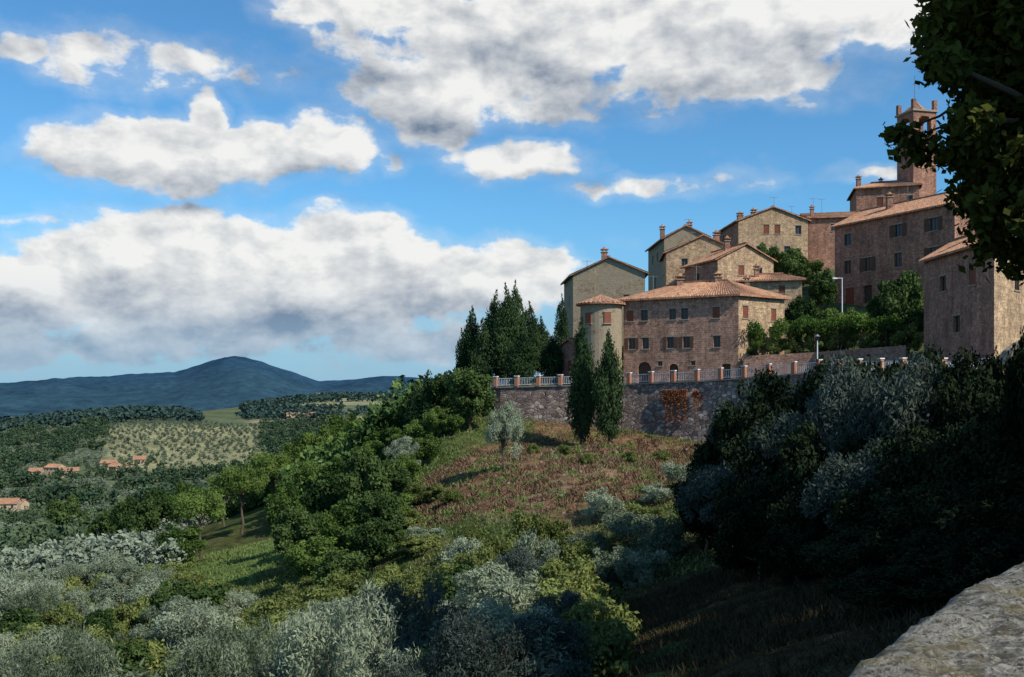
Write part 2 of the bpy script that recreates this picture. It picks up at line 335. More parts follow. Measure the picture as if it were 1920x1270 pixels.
def house(name,P,z0,ze,rise,kind,axis,wall,wins=(),over=.45,inset=.3,chim=(),ant=(),side=None,shutter='shut'):
    root=empty(name,(float(np.mean([p[0] for p in P])),float(np.mean([p[1] for p in P])),z0))
    b=Bld(); w=Bld(); n=len(P)
    for i in range(n):
        p=np.array(P[i],float); q=np.array(P[(i+1)%n],float); Ln=np.linalg.norm(q-p); t=(q-p)/Ln; nn=np.array([t[1],-t[0]])
        mat=(side or {}).get(i,wall)
        def pt(u,z,d): return (p[0]+t[0]*u+nn[0]*d,p[1]+t[1]*u+nn[1]*d,z)
        def wbox(B,u0,u1,a,c,d0,d1,mt):
            B.hexa([pt(u0,a,d1),pt(u1,a,d1),pt(u1,a,d0),pt(u0,a,d0),pt(u0,c,d1),pt(u1,c,d1),pt(u1,c,d0),pt(u0,c,d0)],mt)
        H=[]
        for wd in wins:
            if wd[0]!=i: continue
            _,f,zc,ww,hh,k=wd; u=f*Ln; H.append((max(.05,u-ww/2),min(Ln-.05,u+ww/2),zc-hh/2,zc+hh/2,k))
        us=sorted({0.,Ln,*[h[0] for h in H],*[h[1] for h in H]}); zs=sorted({z0,ze,*[h[2] for h in H],*[h[3] for h in H]})
        for a in range(len(us)-1):
            for c in range(len(zs)-1):
                um,zm=(us[a]+us[a+1])/2,(zs[c]+zs[c+1])/2
                if any(h[0]<um<h[1] and h[2]<zm<h[3] for h in H): continue
                b.face([pt(us[a],zs[c],0),pt(us[a+1],zs[c],0),pt(us[a+1],zs[c+1],0),pt(us[a],zs[c+1],0)],mat,[(us[a]+i*7,zs[c]),(us[a+1]+i*7,zs[c]),(us[a+1]+i*7,zs[c+1]),(us[a]+i*7,zs[c+1])])
        for (u0,u1,a,c,k) in H:
            D=-.26
            for pts in ([pt(u0,a,0),pt(u0,c,0),pt(u0,c,D),pt(u0,a,D)],[pt(u1,c,0),pt(u1,a,0),pt(u1,a,D),pt(u1,c,D)],[pt(u0,c,0),pt(u1,c,0),pt(u1,c,D),pt(u0,c,D)],[pt(u1,a,0),pt(u0,a,0),pt(u0,a,D),pt(u1,a,D)]): b.face(pts,mat)
            if k in 'go':
                w.face([pt(u0,a,D+.02),pt(u1,a,D+.02),pt(u1,c,D+.02),pt(u0,c,D+.02)],'glass')
                um=(u0+u1)/2
                for (s0,s1,r0,r1) in ((u0,u0+.07,a,c),(u1-.07,u1,a,c),(um-.04,um+.04,a,c),(u0+.07,um-.04,c-.07,c),(um+.04,u1-.07,c-.07,c),(u0+.07,um-.04,a,a+.07),(um+.04,u1-.07,a,a+.07)): wbox(w,s0,s1,r0,r1,D+.03,D+.08,'frame')
            if k=='s':
                um=(u0+u1)/2
                for s0,s1 in((u0,um-.01),(um+.01,u1)):
                    wbox(w,s0,s1,a,c,-.12,-.07,shutter)
                    z=a+.08
                    while z<c-.08: wbox(w,s0+.06,s1-.06,z,z+.05,-.07,-.05,shutter); z+=.11
            if k=='o':
                wd=(u1-u0)/2
                for s0,s1 in((u0-wd-.03,u0-.03),(u1+.03,u1+wd+.03)): wbox(w,s0,s1,a,c,.02,.07,'shutb')
            if k in 'gso':
                wbox(w,u0-.1,u1+.1,a-.1,a,-.02,.08,'sill'); wbox(w,u0-.12,u1+.12,c,c+.14,-.02,.03,'sill')
            if k in 'ad': w.face([pt(u0,a,D+.02),pt(u1,a,D+.02),pt(u1,c,D+.02),pt(u0,c,D+.02)],'wood')
            if k=='a':
                r=(u1-u0)/2; um=(u0+u1)/2; zc=c-r; m_=8
                for sgn in(-1,1):
                    arc=[(um+sgn*r*math.cos(x),zc+r*math.sin(x)) for x in np.linspace(0,math.pi/2,m_)]
                    for x in range(m_-1):
                        f=[pt(um+sgn*r,c,0),pt(*arc[x],0),pt(*arc[x+1],0)]
                        b.face(f if sgn<0 else f[::-1],mat)
                        g=[pt(*arc[x],0),pt(*arc[x+1],0),pt(*arc[x+1],D),pt(*arc[x],D)]; b.face(g,mat)
        if kind=='gable' and i in (axis,(axis+2)%4):
            b.face([pt(0,ze,0),pt(Ln,ze,0),pt(Ln/2,ze+rise,0)],mat,[(i*7,ze),(Ln+i*7,ze),(Ln/2+i*7,ze+rise)])
    b.build('walls',root)
    if w.v: w.build('windows_and_doors',root)
    r=Bld(); a=axis
    offs=[over]*4
    if kind=='gable': offs[a]=offs[(a+2)%4]=.28
    Q=offset_poly(P,offs); Q=[Q[(a+k)%4] for k in range(4)]; PP=[np.array(P[(a+k)%4]) for k in range(4)]
    half=.5*np.linalg.norm(PP[0]-PP[1]); zq=ze-rise/half*over
    M0,M1=(Q[0]+Q[1])/2,(Q[2]+Q[3])/2
    if kind=='hip': M0,M1=M0+(M1-M0)*inset,M1+(M0-M1)*inset
    zr=ze+rise
    v3=lambda p,z:np.array([p[0],p[1],z])
    th=.16
    def slope(e0,e1,r0,r1):
        Ln=np.linalg.norm(e1-e0); nc=max(4,int(Ln/.28)); ss=4; K=nc*ss
        vl=np.linalg.norm((r0+r1)/2-(e0+e1)/2); prev=None
        for k in range(K+1):
            f=k/K; hgt_=th+.045*(1+math.cos(2*math.pi*k/ss))
            A_=e0+(e1-e0)*f+np.array([0,0,hgt_]); B_=r0+(r1-r0)*f+np.array([0,0,hgt_*(.6)])
            if prev is not None: r.face([prev[0],A_,B_,prev[1]],'tile',[(prev[2],0),(f*Ln,0),(f*Ln,vl),(prev[2],vl)]); r.face([prev[0]-np.array([0,0,prev[3]]),A_-np.array([0,0,hgt_]),A_,prev[0]],'tile')
            prev=(A_,B_,f*Ln,hgt_)
        r.face([e1,e0,r0,r1],'wood') if np.linalg.norm(r1-r0)>.01 else r.face([e1,e0,r0],'wood')
    q=[v3(x,zq) for x in Q]; m0,m1=v3(M0,zr),v3(M1,zr)
    slope(q[1],q[2],m0,m1); slope(q[3],q[0],m1,m0)
    if kind=='hip':
        slope(q[0],q[1],m0,m0); slope(q[2],q[3],m1,m1)
    else:
        for (e,mm,f) in ((q[0],m0,q[1]),(q[2],m1,q[3])):
            for s_,t_ in((e,mm),(mm,f)): r.face([s_,t_,t_+np.array([0,0,th]),s_+np.array([0,0,th])],'tile')
    rd=m1-m0; L_=np.linalg.norm(rd)
    if L_>.1: r.box(tuple((m0+m1)/2+np.array([0,0,th+.03])),(L_,.24,.16),'tile',math.atan2(rd[1],rd[0]))
    r.build('roof',root)
    for (cx,cy,cz,h,s_) in chim:
        c=Bld(); c.box((cx,cy,cz+h/2-.7),(s_,s_,h+1.4),'brickR'); c.box((cx,cy,cz+h+.05),(s_+.2,s_+.2,.1),'sill')
        for dx in(-.3,.3):
            for dy in (-.3,.3): c.box((cx+dx*s_,cy+dy*s_,cz+h+.22),(.14*s_,.14*s_,.24),'brickR')
        c.box((cx,cy,cz+h+.39),(s_+.25,s_+.25,.1),'tile'); c.cyl((cx,cy,cz+h+.44),s_*.5,.08,.3,'tile',8)
        c.build('chimney',root)
    for (cx,cy,cz,h) in ant:
        c=Bld(); c.cyl((cx,cy,cz-.5),.03,.03,h+.5,'metal',6); c.box((cx,cy,cz+h-.15),(1.1,.03,.03),'metal')
        for k in range(5): c.box((cx-.5+.25*k,cy,cz+h-.12),(.02,.6-.08*k,.02),'metal')
        c.build('tv_aerial',root)
    return root
hs='stone_house'
house(hs,[(12.1,108),(23.2,102),(29,106),(17.9,112.3)],-.5,10.3,1.7,'hip',3,'brickA',
 wins=[(0,f,8.5,.75,1.15,k) for f,k in((.06,'s'),(.19,'g'),(.44,'g'),(.545,'g'),(.815,'s'))]+
      [(0,f,5.5,.75,1.2,k) for f,k in((.075,'o'),(.20,'g'),(.42,'o'),(.56,'o'),(.82,'g'))]+
      [(0,.19,2.2,1.5,2.6,'a'),(0,.45,2.1,1.0,2.3,'a'),(0,.33,3.3,.5,.5,'g'),(0,.62,3.3,.45,.45,'g'),(0,.9,2.1,.9,2.1,'d')]+
      [(1,.15,8.5,.8,1.3,'s'),(1,.76,8.4,.8,1.3,'s'),(1,.45,5.4,.8,1.2,'g')],
 side={1:'brickY'},chim=[(18.2,108,11.5,.9,.7),(22,106.5,11.6,.9,.7),(25,106,11.3,.7,.5)],ant=[(20,108,11.8,2.2),(15.5,109.3,11.5,1.6)])
house(hs,[(7.0,134),(7.6,124),(16.3,122),(16.6,133)],2,14.9,2.0,'gable',1,'grey',wins=[(1,.75,11.8,.7,1.0,'s'),(1,.3,8.8,.8,1.2,'g'),(0,.6,12,.7,1,'g')],chim=[(11.6,125,16.6,1.2,.7)],ant=[(9.5,126,15.5,1.5)])
house(hs,[(20.8,152),(21.4,140),(27.3,139),(28,151)],8,22.0,1.6,'gable',1,'grey',wins=[(0,.3,20,.9,1.1,'g'),(0,.6,20,.9,1.1,'g'),(1,.3,19.8,.8,1.2,'g'),(1,.7,19.8,.8,1.2,'g'),(0,.45,16.5,.9,1.1,'g')],chim=[(21.6,143,22.4,1.3,.6),(25.5,143,23.2,1.1,.6)],ant=[(25,141,23.3,1.6)])
house(hs,[(21,139.5),(20.3,131),(29.8,130),(31,139)],6,18.7,2.1,'gable',1,'brickY',wins=[(1,.25,17.3,.8,1.1,'g'),(1,.6,17.6,.8,1.1,'s'),(0,.5,16.8,.7,1.,'g')],chim=[(27.5,134,20.2,1.2,.7)],ant=[(24,133,20.3,1.5)])
house(hs,[(22.4,129),(25,121),(32.3,123),(30,130.5)],5,16.5,1.9,'gable',1,'brickY',wins=[(1,.42,15.2,.8,1.2,'s'),(1,.75,15.1,.7,1.,'g'),(1,.3,12.2,.8,1.1,'g'),(0,.4,14.8,.9,1.,'g')],side={0:'brickA'},chim=[(27,125,18.3,.9,.6)],ant=[(29.5,124,18,2.2)])
house(hs,[(26.3,117),(33.5,115),(35,121),(28,123)],4,13.3,.95,'hip',3,'brickY',wins=[(0,.25,12.3,.6,.8,'g'),(0,.7,12.2,.7,.9,'s')],chim=[(29,118,14,.8,.5)])
house(hs,[(33.4,162),(34.1,150),(44.6,150),(45,162)],14,26.2,2.0,'gable',1,'brickY',wins=[(1,.4,24.9,.85,1.4,'s'),(1,.56,24.9,.85,1.4,'s'),(1,.86,24.8,.9,1.3,'g'),(1,.3,21.7,.9,1.3,'g'),(1,.7,21.7,.9,1.3,'g'),(0,.3,24.6,.9,1.2,'g')],side={0:'brickR'},chim=[(35.5,155,26.4,1.4,.8),(36.8,151.5,26.7,1.0,.7)],ant=[(40,152,28.4,1.8),(43,153,27.5,1.5)])
house(hs,[(46,154.5),(53.4,153),(54.4,161),(46.4,163)],15,27.4,1.2,'gable',1,'brickR',wins=[(0,.5,25.8,.9,1.1,'g'),(1,.5,25.4,.9,1.3,'g'),(1,.2,22.,.9,1.3,'s')],chim=[(47,156,27.8,1.2,.5)],ant=[(47.5,157,28,3.),(49,157.5,28.4,2.6)])
house(hs,[(55,159),(63.8,156),(66.5,164),(57,168)],18,32.9,1.5,'hip',3,'brickR',wins=[(0,.38,30.6,.9,1.4,'s'),(0,.55,30.6,.9,1.4,'s'),(0,.85,30.6,.9,1.4,'g')],chim=[(56.2,161.5,33.4,1.5,.6),(60,162,34,.6,.5)])
house(hs,[(41.5,128),(49.8,112),(58.5,116.6),(50.2,132.6)],7,21.6,2.3,'gable',1,'brickR',
 wins=[(0,f,19.6,1.2,1.5,k) for f,k in((.12,'g'),(.56,'o'),(.84,'o'))]+[(0,f,16.1,1.2,1.7,k) for f,k in((.12,'g'),(.30,'o'),(.56,'g'),(.84,'o'))]+[(0,f,12.4,1.4,2.2,k) for f,k in((.14,'s'),(.3,'d'),(.56,'a'),(.82,'s'))]+[(1,.3,19,.9,1.4,'g'),(1,.7,19,.9,1.4,'g')],chim=[(47,124,23.3,1.2,.7)],ant=[(48.5,122,23.8,2.)])
house(hs,[(36.4,88),(36.8,76),(44.2,82),(43.6,92)],-.5,11.8,2.0,'gable',1,'brickR',side={1:'brickY'},wins=[(0,.3,9.4,1.1,1.3,'g'),(0,.72,9.4,1.1,1.3,'s'),(0,.5,5.8,1.1,1.4,'g'),(1,.4,8.8,.8,1.2,'g')],chim=[(39,84,13,1,.6)])
house(hs,[(5.2,113),(7.6,109.5),(10.5,112),(8,116)],-.5,5.2,.9,'gable',0,'brickA',wins=[(0,.5,3.2,.8,1.2,'s')])
rt=empty('round_tower',(9.7,108.4,0)); b=Bld(); b.cyl((9.7,108.4,-.5),2.25,2.25,10.4,'grey',32,False)
for an in(-1.35,-2.3):
    cx,cy=9.7+2.26*math.cos(an),108.4+2.26*math.sin(an); b.box((cx,cy,8.2),(.75,.14,1.15),'shut',an+math.pi/2); b.box((cx,cy,7.57),(.95,.3,.1),'sill',an+math.pi/2); b.box((cx,cy,8.83),(.95,.2,.1),'sill',an+math.pi/2)
b.build('walls',rt); r=Bld()
K=128
for k in range(K):
    a0,a1=2*math.pi*k/K,2*math.pi*(k+1)/K; h0,h1=[.08*(1+math.cos(2*math.pi*i/4))*.6 for i in(k,k+1)]
    r.face([(9.7+2.75*math.cos(a0),108.4+2.75*math.sin(a0),9.8+h0),(9.7+2.75*math.cos(a1),108.4+2.75*math.sin(a1),9.8+h1),(9.7,108.4,10.9)],'tile',[(a0*2.7,0),(a1*2.7,0),(a0*2.7,2.8)])
r.cyl((9.7,108.4,9.68),2.75,2.75,.12,'tile',64); r.build('roof',rt)
bx,by=65.0,160
bt=empty('bell_tower',(bx,by,20)); b=Bld(); R_=.25
def rb(cx,cy,cz,sx,sy,sz,mat): b.box((bx+cx*math.cos(R_)-cy*math.sin(R_),by+cx*math.sin(R_)+cy*math.cos(R_),cz),(sx,sy,sz),mat,R_)
rb(0,0,28,4.2,4.2,24.,'brickR'); rb(0,0,40.15,4.6,4.6,.3,'sill')
for sx in(-1,1):
    for sy in(-1,1): rb(sx*1.6,sy*1.6,42.3,1.,1.,4.,'brickR')
rb(0,0,40.8,4.1,4.1,1.,'brickR')
for s_ in(-1,1):
    for k in range(7):
        t_=(k+.5)/7*2-1; h=1-math.sqrt(max(0,1-t_*t_)); hh=max(.1,h*1.0)
        rb(t_*1.1,s_*1.6,44.3-hh/2,2.2/7,1.,hh,'brickR'); rb(s_*1.6,t_*1.1,44.3-hh/2,1.,2.2/7,hh,'brickR')
rb(0,0,44.6,4.2,4.2,.6,'brickR'); rb(0,0,45.05,4.7,4.7,.3,'sill')
for sx in(-1,1):
    for sy in(-1,1): rb(sx*1.9,sy*1.9,46.0,.6,.6,1.6,'brickR')
b.cyl((bx,by,45.2),2.3,.1,1.8,'tile',4); b.build('tower_shaft',bt)
c=Bld(); c.cyl((bx-.6,by-.8,45),.06,.05,6.,'metal',6); c.box((bx-.6,by-.8,49.6),(.9,.07,.07),'metal'); c.build('lightning_rod',bt)
c=Bld(); c.cyl((bx,by,41.6),.75,.45,1.2,'metal',16); c.build('bell',bt)

# ------------------------------------------------------------------ retaining wall, terrace, railing
W=np.array([(-2.6,113,.55),(-1.7,104,.67),(11.5,98,.94),(18.4,93,1.2),(26.3,86,1.8),(30.5,76,1.6),(33,62,1.0),(33.5,48,.1)])
INN=np.array([(5,118,.55),(5.5,111,.67),(15.5,107,.94),(24,103,1.2),(34,95,1.8),(40,80,1.6),(41,62,1.0),(41,48,.1)])
def resample(P,st):
    d=np.concatenate([[0],np.cumsum(np.linalg.norm(np.diff(P[:,:2],axis=0),axis=1))]); s=np.linspace(0,d[-1],max(2,int(round(d[-1]/st))+1))
    return np.stack([np.interp(s,d,P[:,k]) for k in range(3)],1),s
b=Bld(); Pw,sw=resample(W,.8)
for i in range(len(Pw)-1):
    p,q=Pw[i],Pw[i+1]; t=(q-p)[:2]; t/=np.linalg.norm(t); nn=np.array([t[1],-t[0]])
    zs=[-10,-8,-6,-5,-4,-3,-2,-1,0]
    def wp(p,z):
        zz=p[2]+z*.9
        k=.09*(-z)+ (.10*noise.noise(Vector((p[0]*.8,p[1]*.8,zz*.8)))); return (p[0]+nn[0]*k,p[1]+nn[1]*k,zz)
    for a in range(len(zs)-1):
        A_,B_,C_,D_=wp(p,zs[a]),wp(q,zs[a]),wp(q,zs[a+1]),wp(p,zs[a+1])
        b.face([A_,B_,C_,D_],'rubble',[(sw[i],A_[2]),(sw[i+1],B_[2]),(sw[i+1],C_[2]),(sw[i],D_[2])])
b.build('retaining_wall')
b=Bld()
for i in range(len(W)-1): b.face([W[i]-(0,0,.02),INN[i]-(0,0,.02),INN[i+1]-(0,0,.02),W[i+1]-(0,0,.02)][::-1],'road')
b.build('terrace_road')
rail=empty('terrace_railing',(12,98,1)); b=Bld(); c=Bld()
Pp,sp=resample(W[1:],2.45)
for i in range(len(W)-1):
    p,q=W[i],W[i+1]; an=math.atan2(q[1]-p[1],q[0]-p[0]); o1=np.array([math.sin(an)*.12,-math.cos(an)*.12,0]); o2=np.array([-math.sin(an)*.25,math.cos(an)*.25,0]); up=np.array([0,0,.14])
    c.hexa([tuple(x) for x in [p+o1,q+o1,q+o2,p+o2,p+o1+up,q+o1+up,q+o2+up,p+o2+up]],'sill')
c.build('coping',rail)
for i,p in enumerate(Pp):
    q=Pp[min(i+1,len(Pp)-1)] if i<len(Pp)-1 else 2*p-Pp[i-1]; an=math.atan2(q[1]-p[1],q[0]-p[0])
    b.box((p[0],p[1],p[2]+.14+.5),(.36,.36,1.0),'pillar',an); b.box((p[0],p[1],p[2]+1.19),(.46,.46,.09),'white',an)
b.build('pillars',rail); b=Bld()
for i in range(len(Pp)-1):
    p,q=Pp[i],Pp[i+1]; d=q-p; L_=np.linalg.norm(d[:2]); an=math.atan2(d[1],d[0]); u=d/L_
    A_=p+u*.19; B_=q-u*.19
    for zz,tk in((.28,.05),(.98,.05)):
        n2=np.array([-math.sin(an),math.cos(an),0])*tk/2; up=np.array([0,0,tk/2]); o=np.array([0,0,zz])
        b.hexa([A_+o-n2-up,B_+o-n2-up,B_+o+n2-up,A_+o+n2-up,A_+o-n2+up,B_+o-n2+up,B_+o+n2+up,A_+o+n2+up],'white')
    nb=11
    for k in range(nb):
        x=A_+(B_-A_)*(k+.5)/nb; b.box((x[0],x[1],x[2]+.63),(.025,.025,.68),'white',an)
b.build('bars',rail)
G=np.array([(23.6,101.6,3.9),(30,99,4.2),(36,91,4.5)]); b=Bld(); Pg,sg=resample(G,1.)
for i in range(len(Pg)-1):
    p,q=Pg[i],Pg[i+1]; b.face([(p[0],p[1],-.5),(q[0],q[1],-.5),tuple(q),tuple(p)],'brickA',[(sg[i],-.5),(sg[i+1],-.5),(sg[i+1],q[2]),(sg[i],p[2])])
    b.face([(p[0]+.3,p[1]+.4,-.5),tuple(p+(.3,.4,0)),tuple(q+(.3,.4,0)),(q[0]+.3,q[1]+.4,-.5)],'brickA'); b.face([tuple(p),tuple(q),tuple(q+(.3,.4,0)),tuple(p+(.3,.4,0))],'sill')
b.build('garden_wall')
def lamp(x,y,z,h,kind):
    r_=empty('street_lamp',(x,y,z)); b=Bld(); b.cyl((x,y,z),.12,.1,.5,'white',10); b.cyl((x,y,z+.5),.07,.045,h-.5,'white',10)
    if kind==0: b.box((x-.35,y,z+h),(.8,.06,.06),'white'); b.box((x-.8,y,z+h-.02),(.5,.22,.14),'white')
    else:
        b.cyl((x,y,z+h),.10,.2,.35,'glass',6); b.cyl((x,y,z+h+.35),.26,.03,.2,'metal',6)
    b.build('post_and_lantern',r_)
lamp(36.3,109.5,7.5,5.3,0); lamp(27.6,90,1.7,3.2,1)

# ------------------------------------------------------------------ parapet by the camera
pe=np.array([(-1.6,.2),(-.6,1.05),(.2,1.85),(.88,2.64),(1.29,3.24),(1.75,3.86),(2.36,4.55),(3.4,5.5),(5,6.7),(8,8.6),(12,11.0),(18,14.5)])
d=np.concatenate([[0],np.cumsum(np.linalg.norm(np.diff(pe,axis=0),axis=1))]); s=np.concatenate([np.arange(0,9,.03),np.arange(9,d[-1],.25)])
C=np.stack([np.interp(s,d,pe[:,0]),np.interp(s,d,pe[:,1])],1)
for _ in range(60): C[1:-1]=(C[:-2]+C[2:]+2*C[1:-1])/4
tg=norm(np.gradient(C,axis=0)); nl=np.stack([-tg[:,1],tg[:,0]],1); C=C+nl*(.06+.05*np.clip((C[:,1:2]-3)/2,0,1))
prof=[(0.06,-3.6),(0.04,-2.4),(.03,-1.6),(.02,-1.1),(.02,-.98),(.0,-.90),(-.02,-.84),(-.06,-.785),(-.12,-.755)]+[(-x,-.745) for x in np.linspace(.18,.70,20)]+[(-.76,-.765),(-.82,-.80),(-.86,-.85),(-.87,-.92),(-.85,-1.0),(-.85,-1.8)]
Vp=[]
for i in range(len(C)):
    for (o,z) in prof:
        x,y=C[i]+nl[i]*(o); f=.04*noise.fractal(Vector((x*2.2,y*2.2,z*2)),.9,2.,6)+.018*noise.fractal(Vector((x*14,y*14,z*9)),.8,2.,4)
        Vp.append((x,y,z+f))
Vp=np.array(Vp); npf=len(prof); I=np.arange(len(C)*npf).reshape(len(C),npf)
q=np.stack([I[:-1,:-1],I[:-1,1:],I[1:,1:],I[1:,:-1]],-1).reshape(-1,4)
me=mk_mesh('stone_parapet',Vp,[(q,0)],[M['coping']],smooth=True); link(bpy.data.objects.new('stone_parapet',me))
b=Bld()
for k in range(12):
    a0,a1=math.pi*k/12,math.pi*(k+1)/12; cx=18.4; r0,r1=1.2,1.75; L=[]
    for dy in(0,.8):
        for (a,rr_) in((a0,r0),(a0,r1),(a1,r1),(a1,r0)): L.append((cx+rr_*math.cos(a),34+dy,.3+rr_*math.sin(a)))
    b.hexa(L,'brickY')
b.box((cx-1.47,34.4,-2),(.55,.8,4.6),'brickY'); b.box((cx+1.47,34.4,-2),(.55,.8,4.6),'brickY'); b.build('stone_arch')

# ------------------------------------------------------------------ vegetation
def leaves(C,R,n,l,w,up=0.,shell=.5,outw=.8,sq=1.):
    C=np.asarray(C,float);R=np.asarray(R,float); cr=rng.random(len(C)); idx=rng.choice(len(C),n,p=R**2/np.sum(R**2))
    d=norm(rng.normal(size=(n,3))); rad=R[idx]*(shell+(1-shell)*rng.random(n)**.7)*(1+.4*rng.random(n)*(rng.random(n)<.35))
    pos=C[idx]+d*rad[:,None]*np.array([1,1,sq]); nr=norm(d*outw+rng.normal(size=(n,3))*.6)
    t=norm(np.cross(nr,rng.normal(size=(n,3))))
    if up: t=norm(t+np.array([0,0,up]))
    bt_=norm(np.cross(nr,t)); s=(.6+.8*rng.random(n))[:,None]
    V=np.stack([pos+t*l/2*s,pos+bt_*w/2*s,pos-t*l/2*s,pos-bt_*w/2*s],1).reshape(-1,3)
    tint=np.clip(cr[idx]*.6+rng.random(n)*.4,0,1)
    return V,np.arange(4*n).reshape(n,4),np.repeat(tint,4)
def tube(P,Rs,n=7):
    P=np.asarray(P,float); V=[]
    for i,p in enumerate(P):
        t=P[min(i+1,len(P)-1)]-P[max(i-1,0)]; t/=np.linalg.norm(t); a=np.cross(t,[.3,.9,.1]); a/=np.linalg.norm(a); b=np.cross(t,a)
        for k in range(n):
            an=2*math.pi*k/n; V.append(p+(a*math.cos(an)+b*math.sin(an))*Rs[i])
    I=np.arange(len(P)*n).reshape(len(P),n); J=np.roll(I,-1,1)
    return np.array(V),np.stack([I[:-1],J[:-1],J[1:],I[1:]],-1).reshape(-1,4)
def assemble(lv,tubes):
    V=[lv[0]];Fq=[(lv[1],0)];t=[lv[2]];o=len(lv[0]); tf=[]
    for v,f in tubes: V.append(v); tf.append(f+o); t.append(np.full(len(v),.5)); o+=len(v)
    if tf: Fq.append((np.concatenate(tf),1))
    return dict(V=np.concatenate(V),F=Fq,t=np.concatenate(t))
def limb(p,q,r0,r1,w=.12,n=5):
    p=np.array(p,float);q=np.array(q,float); L=np.linalg.norm(q-p); f=np.linspace(0,1,n)[:,None]
    P=p+(q-p)*f+rng.normal(size=(n,3))*w*L*np.sin(f*math.pi)*.35; return tube(P,np.linspace(r0,r1,n))
def round_tree(H,Wd,nl,l,w,trunk=.25,ncl=34,shape='round',cr=.30,sq=.85,limbs=9,tr=.16,up=0.,shell=.45):
    cz0=H*trunk; ch=H-cz0; C=[];R=[]
    while len(C)<ncl:
        p=rng.uniform(-1,1,3); r=np.linalg.norm(p)
        if r>1 or r<.35: continue
        if shape=='umbrella' and p[2]<-.25: continue
        s=.80; ir=rng.uniform(.78,1.2)
        C.append((p[0]*Wd/2*s*ir,p[1]*Wd/2*s*ir,cz0+ch/2+p[2]*ch/2*s*ir)); R.append(Wd/2*cr*rng.uniform(.5,1.3))
    C=np.array(C);R=np.array(R); T=[]
    if shape=='umbrella': C[:,2]=np.maximum(C[:,2],cz0+ch*.2)
    top=np.array([rng.normal()*.03*H,rng.normal()*.03*H,cz0+ch*.25])
    if tr>0:
        T.append(limb((0,0,-.6),top,tr,tr*.6,.1,6))
        for i in rng.choice(len(C),min(limbs,len(C)),replace=False): T.append(limb(top*rng.uniform(.7,1.),C[i],tr*.45,tr*.1,.2,5))
    return assemble(leaves(C,R,nl,l,w,up,shell,sq=sq),T)
def columnar(H,Wd,nl,l,w,trunk=.08,tr=.14,prof=None):
    C=[];R=[];n=46
    for i in range(n):
        f=(i+rng.random())/n; pr=(math.sin(min(1,(f+.12)/.45)*math.pi/2))*(1-max(0,(f-.35)/.65)**1.7)+.04 if prof is None else prof(f)
        r=Wd/2*pr; an=rng.random()*6.28; C.append((math.cos(an)*r*.55,math.sin(an)*r*.55,H*(trunk+(1-trunk)*f*.97))); R.append(max(.12,r*.58*rng.uniform(.8,1.2)))
    return assemble(leaves(C,R,nl,l,w,1.6,.5,sq=1.9),[limb((0,0,-.8),(0,0,H*.6),tr,tr*.3,.02,5)])
tmpl={}
def reg(k,H,Wd,mats,lst):
    tmpl[k]=[(H,Wd,mk_mesh(k,d['V'],d['F'],[M[m] for m in mats],tint=d['t'])) for d in lst]
ol=[round_tree(4.6,4.6,12000,.19,.052,.2,44,cr=.23,up=.5,tr=.17) for _ in range(4)]
reg('olive_tree',4.6,4.6,['olive','bark'],ol); reg('shaded_olive',4.6,4.6,['dolive','bark'],ol[:3])
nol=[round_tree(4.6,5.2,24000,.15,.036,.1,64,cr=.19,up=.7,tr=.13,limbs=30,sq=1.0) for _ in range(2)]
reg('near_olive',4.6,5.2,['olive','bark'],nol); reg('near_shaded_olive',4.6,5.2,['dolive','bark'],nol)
reg('oak_tree',8,7,['oak','bark'],[round_tree(8,7,12000,.34,.23,.12,52,cr=.24,tr=.22) for _ in range(3)])
reg('green_tree',8,7,['pine','bark'],[round_tree(8,7,10000,.34,.20,.1,48,cr=.24,tr=.2) for _ in range(2)])
reg('stone_pine',9,7,['pine','bark'],[round_tree(9,7,10000,.34,.12,.38,40,'umbrella',.26,tr=.2,up=.4) for _ in range(2)])
reg('cypress_tree',11,2.5,['cyp','bark'],[columnar(11,2.5,9000,.30,.1,.1) for _ in range(3)])
reg('conifer_tree',10,4,['cyp','bark'],[columnar(10,4,9000,.34,.12,.08,prof=lambda f:(1-f)**.75*.95+.05)])
reg('shrub',2.6,3.2,['shrub','bark'],[round_tree(2.6,3.2,6500,.17,.095,.0,28,cr=.27,tr=.05,limbs=6) for _ in range(3)])
reg('evergreen_tree',7,6.5,['dark','bark'],[round_tree(7,6.5,13000,.26,.13,.02,58,cr=.22,tr=.2) for _ in range(3)])
reg('silver_shrub',2.6,3.0,['olive','bark'],[round_tree(2.6,3.0,6500,.15,.058,.0,26,cr=.27,tr=.05,limbs=6,up=.7) for _ in range(2)])
def put(k,x,y,h,w,dz=-.1,name=None,z=None):
    L=tmpl[k]; H,Wd,me=L[rng.integers(len(L))]
    o=bpy.data.objects.new(name or k,me); o.location=(x,y,(hgt(x,y) if z is None else z)+dz); s=w/Wd
    o.scale=(s*rng.uniform(.92,1.08),s*rng.uniform(.92,1.08),h/H); o.rotation_euler=(0,0,rng.random()*6.28); link(o); return o
def sight(px,D): return (px-960)/F*D,D
def at(k,px,D,top,wpx,z=None,name=None):
    x,y=sight(px,D); g=hgt(x,y) if z is None else z; h=max(1.2,(740-top)*D/F-g); put(k,x,y,h,wpx*D/F,name=name,z=z)
for a in [(1090,94,585,52),(1141,91,610,52),(885,116,567,40),(866,120,612,34),(930,114,540,52),(948,112,527,48),(967,114,519,38),(992,116,560,44),(1015,118,590,40),(1053,122,546,26),(905,112,592,46),(977,108,606,56),(1035,112,625,40)]: at('cypress_tree',*a)
for a in [(885,100,677,118),(850,105,692,80)]: at('oak_tree',*a)
at('conifer_tree',803,106,690,70); at('conifer_tree',778,110,720,54)
